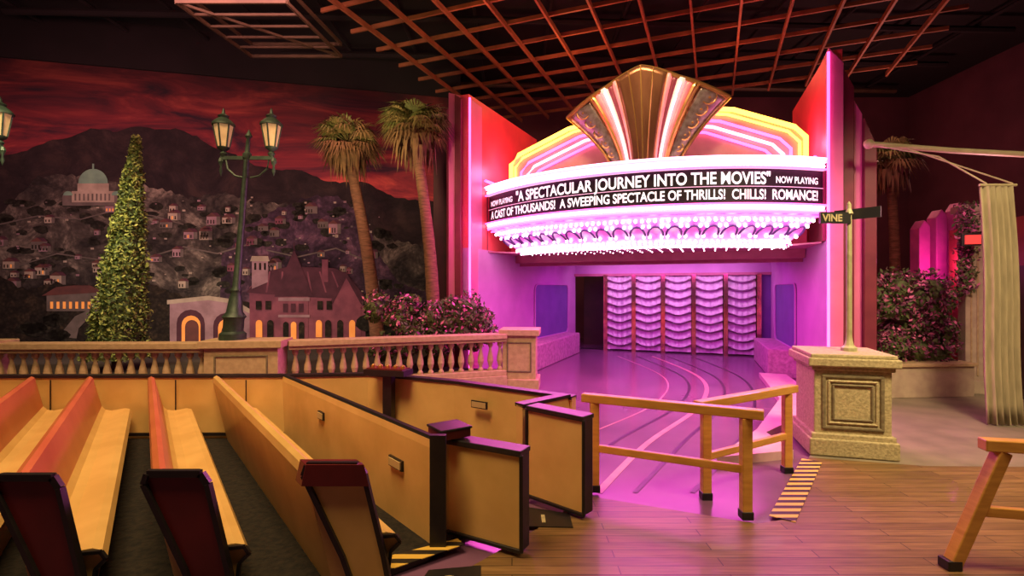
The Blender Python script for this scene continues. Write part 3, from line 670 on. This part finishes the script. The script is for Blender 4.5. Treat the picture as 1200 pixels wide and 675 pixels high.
so=[A(ph0+(ph1-ph0)*i/N,RR-.85,2.80) for i in range(N+1)]+[F(3.15,0,2.8),F(2.9,-6.1,2.8),F(-2.95,-6.1,2.8),F(-3.4,0,2.8)]
b.extr(so,(0,0,.03),'soffit')
b.extr([F(-3.3,-1.2,2.85),F(3.1,-1.2,2.85),F(3.1,-1.2,4.9),F(-3.3,-1.2,4.9)],F(0,-.2,0)-F(0,0,0),'redp')
for s,uu in((-1,-3.4),(1,3.14)):
    b.extr([F(uu,-1.2,2.83),F(uu,(.0 if s<0 else .15),2.83),F(uu,(.0 if s<0 else .15),4.22),F(uu,-1.2,4.22)],F(.05*s,0,0)-F(0,0,0),'maroon')
b.obj('marquee_body',th)
b=MB()
for j in range(4):
    for i in range(26): 
        u=-2.7+i*.215; n=.1-j*.35
        if abs(u)<2.8: b.ball(F(u,n-.15,2.79),.014,'bulb',5,3)
b.obj('soffit_bulbs',th,recalc=False)
# backboard
b=MB()
bp=[(-2.8,4.24),(-2.8,4.72),(-2.62,4.92),(-1.5,5.36),(-.6,5.5),(.9,5.5),(1.7,5.36),(2.72,4.92),(2.9,4.72),(2.9,4.24)]
b.extr([F(u,0,z) for u,z in bp],F(0,-.25,0)-F(0,0,0),'bboard')
b.obj('sign_backboard',th)
b=MB()
b.tube([F(u,.04,z) for u,z in bp],.045,'gold_n',8)
cxm=.05
for sft,k,r in((.10,'gold_n',.025),(.24,'pink_n',.025),(.36,'hot_n',.028),(.48,'pink_n',.025)):
    q=[]
    for u,z in bp: q.append(F(u-(sft if u>cxm else -sft),.05,max(z-sft*.8,4.25)))
    b.tube(q,r,k,6)
b.obj('sign_neon',th)
# crown shell
b=MB(); CU=.13
def shell(s,t,o=0):
    H=1.66-.50*abs(s)**1.6+.12*max(0,1-abs(s)*2.4)
    x=s*(.60+.90*t**1.5); z=4.24+t*H; n=.35+.42*(1-s*s)*(.6+.4*t)+.18*t*t+o
    return F(CU+x,n,z)
bands=[(-1,-.66,'silver',0),(-.66,-.60,'gold',.04),(-.60,-.52,'shellpink',.02),(-.52,-.43,'shellwhite',.05),(-.43,-.36,'maroon',.02),(-.36,-.30,'shellpink',.04),(-.30,.30,'bronze',.09),(.30,.36,'shellpink',.04),(.36,.43,'maroon',.02),(.43,.52,'shellwhite',.05),(.52,.60,'shellpink',.02),(.60,.66,'gold',.04),(.66,1,'silver',0)]
for a0,a1,k,o in bands:
    m=12 if k=='bronze' else 6
    def fn(a,t,a0=a0,a1=a1,o=o): 
        s=a0+(a1-a0)*a; return shell(s,t,o+.05*math.sin(a*math.pi))
    b.grid(fn,m,20,k)
o=b.obj('crown_shell',th,smooth=True,recalc=False); md=o.modifiers.new('thick','SOLIDIFY'); md.thickness=.05; md.offset=0
b=MB()
for s in(-1,-.66,-.30,.30,.66,1): b.tube([shell(s,t/20,.09) for t in range(21)],.026 if abs(s) in(1,.30) else .018,'gold',6)
b.tube([shell(-1+i/30,1,.07) for i in range(61)],.04,'gold',6)
b.tube([shell(0,t/20,.155) for t in range(21)],.02,'gold',6)
for s in(-.15,.15): b.tube([shell(s*(1-.2*(1-t/20)),t/20,.15) for t in range(21)],.014,'gold',6)
for s in(-.475,.475): b.tube([shell(s,t/20,.13) for t in range(1,20)],.02,'hot_n',6)
for sg in(-1,1):
    for t in(.14,.30,.46,.62,.78,.92):
        c0=(shell(sg*.83,t,.06)); rr=.06+.07*t
        b.tube([shell(sg*.83+.0,t,.06)+ (F(rr*math.cos(q*math.pi/6),0,0)-F(0,0,0))+Vector((0,0,rr*math.sin(q*math.pi/6))) for q in range(13)],.014,'gold',5)
        b.ball(c0,.03,'gold',6,4)
b.obj('crown_trim',th,smooth=True)
b=MB()
b.tube([F(-3.42,.84,.2),F(-3.42,.84,6.0)],.025,'pink_n',6)
b.tube([F(3.19,.37,.2),F(3.19,.37,6.05)],.022,'pink_n',6)
b.tube([F(-3.97,.66,.4),F(-3.97,.66,6.0)],.018,'pink_n',6)
b.tube([F(-3.3,.3,4.35),F(-3.2,-1.1,4.35)],.03,'pink_n',6)
b.tube([F(3.05,.0,4.35),F(3.0,-1.1,4.35)],.03,'pink_n',6)
b.obj('pylon_neon',th)

# ---------------------------------------------------------------- right side set
b=MB()
b.extr([(9.9,11.6,0),(8.6,7.2,0),(8.6,7.2,3.3),(9.9,11.6,3.3)],(.2,-.05,0),'doorred')
b.extr([(8.6,7.2,0),(8.9,5.2,0),(8.9,5.2,3.3),(8.6,7.2,3.3)],(.2,.03,0),'doorred')
b.extr([(9.25,9.6,0),(8.98,8.7,0),(8.98,8.7,2.4),(9.25,9.6,2.4)],(-.03,.01,0),'brown')
b.obj('door_1')
b=MB(); b.box((8.78,9.75,.14),(.5,.4,.24),'cream',-.3); b.box((8.78,9.75,1.75),(.36,.28,3.1),'cream',-.3); b.box((8.78,9.75,3.36),(.46,.38,.14),'cream',-.3); b.box((8.78,9.75,3.5),(.54,.44,.14),'cream',-.3)
for o in(-.1,.0,.1): b.box((8.78+o*.955-.146*.29,9.75-o*.29-.146,1.75),(.03,.02,2.8),'balust',-.3)
b.obj('cream_pilaster',bevel=.01)
b=MB()
def dr(a,c_):
    z=.04+c_*3.42; x=6.80+a*.46*(1-.12*c_)-.10*c_+.06; y=7.35+.045*math.sin(a*30)+.02*math.sin(z*2)
    return Vector((x,y,z))
b.grid(dr,60,12,'drape'); o=b.obj('hanging_drape',smooth=True,recalc=False); md=o.modifiers.new('t','SOLIDIFY'); md.thickness=.02
b=MB(); b.tube([(5.75,8.25,4.32),(6.8,7.9,4.12),(8.6,7.2,3.8)],.045,'pole',8); b.ball((5.75,8.25,4.32),.08,'pole',8,6)
b.tube([(5.85,8.2,4.28),(6.5,7.8,4.0),(6.82,7.36,3.50)],.012,'pole',5); b.tube([(6.2,8.1,4.22),(7.2,7.36,3.50)],.012,'pole',5)
b.tube([(6.72,7.36,3.48),(7.25,7.36,3.48)],.02,'pole',6)
b.obj('awning_pole',smooth=True)
b=MB()
for i,(x,y,h) in enumerate(((9.55,12.0,3.2),(9.95,12.0,3.45),(10.3,11.9,3.6))):
    b.extr([(x,y,0),(x+.26,y,0),(x+.26,y,h+.25),(x+.13,y,h+.4),(x,y,h+.2)],(0,.3,0),'magcol')
b.obj('magenta_screen',bevel=.02)
b=MB(); b.box((8.28,9.2,2.87),(.22,.05,.16),'exit',-.4); b.box((8.28,9.24,2.87),(.28,.05,.22),'black',-.4); b.beam((8.28,9.25,2.97),(8.95,9.25,3.1),.03,.03,'black'); b.obj('exit_sign')
b=MB()
for i in range(1100):
    t=R_.random(); b.leaf((8.46+R_.gauss(0,.09)+.08*t,9.58+R_.gauss(0,.06),1.9+t*1.7),R_.uniform(.03,.06),R_.choice(['leaf','leafp','flower','leaf']))
b.obj('climbing_vine',recalc=False)

# ---------------------------------------------------------------- ceiling grid
b=MB(); g=rad(-21.5); c,s_=math.cos(g),math.sin(g); ox,oy=3.4,12.6
def G(a,d,z=8.05): return Vector((ox+a*c-d*s_,oy+a*s_+d*c,z))
sp=1.0
for i in range(-6,7):
    b.beam(G(i*sp,-5.6),G(i*sp,4.4),.05,.12,'grid')
for j in range(-5,5):
    b.beam(G(-6.6,j*sp-.0,8.12),G(6.6,j*sp-.0,8.12),.05,.09,'grid')
b.obj('ceiling_grid')
b=MB()
for i in range(7): b.tube([(-14+i*.2,4.5+i*2.2,9.2),(14,5.5+i*2.2,9.2)],.09,'truss' if i%3==0 else 'ceil',6)
for i in range(14): b.tube([(-13+i*2,3,9.35),(-13+i*2,19,9.35)],.05,'ceil',6)
b.obj('ceiling_pipes')
b=MB()
for z in(7.7,8.0):
    for x in(-6.7,-4.5): b.beam((x,10.2,z),(x+.3,12.6,z),.05,.07,'truss')
    for k in(0,5): b.beam((-6.7+k*.06,10.2+k*.48,z),(-4.5+k*.06,10.2+k*.48,z),.05,.07,'truss')
for k in range(1,5): b.beam((-6.7+k*.06,10.2+k*.48,7.7),(-4.5+k*.06,10.2+k*.48,7.7),.04,.05,'truss')
for k in range(6): b.beam((-6.7+k*.44,10.2,7.7),(-6.7+k*.44,10.2,8.0),.03,.03,'truss')
b.beam((-6.7,10.2,7.7),(-4.2,12.6,7.7),.04,.05,'truss')
for x in(-6.7,-4.5): b.beam((x,10.3,7.7),(x,10.3,9.6),.03,.03,'truss')
b.obj('lighting_truss')
def spotfix(x,y,z,a):
    b=MB(); d=Vector((math.cos(a)*.5,math.sin(a)*.5,-.7)).normalized(); p=Vector((x,y,z))
    b.tube([p-d*.2,p+d*.12,p+d*.22],[.10,.12,.16],'ceil',10); b.beam(p,(x,y,9.6),.03,.03,'ceil'); b.obj('stage_light')
for q in((-3.2,8.5,7.6,1.5),(1.5,7.9,7.6,1.2),(8.8,8.6,7.6,-2),(5.2,8.3,7.6,1)): spotfix(*q)

# ---------------------------------------------------------------- lights
def area(name,loc,tgt,sx,sy,col,e,spread=180):
    l=bpy.data.lights.new(name,'AREA'); l.shape='RECTANGLE'; l.size=sx; l.size_y=sy; l.color=col; l.energy=e; l.spread=rad(spread)
    o=bpy.data.objects.new(name,l); sc.collection.objects.link(o); o.location=loc
    o.rotation_euler=(Vector(tgt)-Vector(loc)).to_track_quat('-Z','Y').to_euler(); return o
def pt(name,loc,col,e,r=.15):
    l=bpy.data.lights.new(name,'POINT'); l.color=col; l.energy=e; l.shadow_soft_size=r
    o=bpy.data.objects.new(name,l); sc.collection.objects.link(o); o.location=loc
area('warm_key',(-2.5,2.5,7.3),(-2.8,5,0),3,2,(1,.67,.30),260,110)
area('warm_floor',(4.6,2.4,7.3),(4.6,4.6,0),2.5,1.5,(1,.72,.36),165,90)
area('pedestal_light',(5.0,3.2,6),(4.6,7.2,1),1,1,(1,.76,.38),85,80)
area('balustrade_light',(-5,5.5,7.5),(-5,9.5,1),5,1,(1,.62,.32),150,100)
area('mural_wash',(-8,9.6,7.6),(-8.5,14.5,5),9,1,(1,.38,.36),220,140)
area('mural_low',(-8,10.8,.9),(-8.5,14.8,2.5),8,.5,(1,.72,.58),80,150)
area('palm_light',(-3.2,7.6,3.6),(-3.0,12,5.6),.8,.8,(1,.72,.38),38,70)
area('cypress_light',(-7.6,7.4,5.5),(-7.8,10.3,2.6),.8,.8,(1,.82,.42),34,60)
area('soffit_pink',F(0,-.3,2.52),F(0,-.3,0),4.6,2.0,(1,.07,.72),185)
area('lobby_magenta',F(0,-3.6,2.72),F(0,-4.2,0),4.6,2.0,(.92,.10,1),120)
area('curtain_light',F(0,-5.1,2.72),F(0,-6.1,.3),4.6,.25,(.95,.42,.9),55)
area('canopy_glow',F(0,1.5,3.0),F(0,7,-2),6,.6,(1,.08,.65),190)
pt('wing_l',F(-2.9,-.4,4.7),(1,.12,.26),80); pt('wing_r',F(2.75,-.5,4.7),(1,.12,.26),80)
pt('pylon_l',F(-3.1,1.7,3.4),(1,.12,.6),50); pt('pylon_r',F(3.0,1.4,3.2),(1,.12,.6),45)
area('crown_light',F(0,3.2,6.8),F(0,.4,5.2),2,.6,(1,.65,.38),60,90)
pt('grid_a',(1.5,12.5,7.1),(1,.32,.12),62,.3); pt('grid_b',(5.5,12.5,7.1),(1,.22,.12),45,.3); pt('grid_c',(-.8,10.5,7.1),(1,.4,.15),34,.3); pt('grid_d',(-5.5,10.4,6.7),(1,.5,.25),12,.3)
pt('hedge_light',(7.4,8.0,3.4),(1,.42,.5),50,.3); pt('mag_light',(9.6,11.2,2.5),(1,.1,.5),50,.2)
pt('right_wall_glow',(10.5,15,5.5),(1,.34,.3),270,.5); pt('palm_glow',(9.0,11.8,5.8),(1,.45,.4),35,.3)
area('drape_light',(5.8,4.5,5.5),(7.6,7.4,1.5),.6,.6,(1,.75,.4),38,90)

w=bpy.data.worlds.new('World'); sc.world=w; w.use_nodes=True
w.node_tree.nodes['Background'].inputs[0].default_value=(.5,.3,.35,1); w.node_tree.nodes['Background'].inputs[1].default_value=.03
cam=bpy.data.cameras.new('camera'); cam.lens=18; cam.sensor_width=36; co=bpy.data.objects.new('camera',cam); sc.collection.objects.link(co)
co.location=(0,0,2); co.rotation_euler=(rad(90),0,0); sc.camera=co
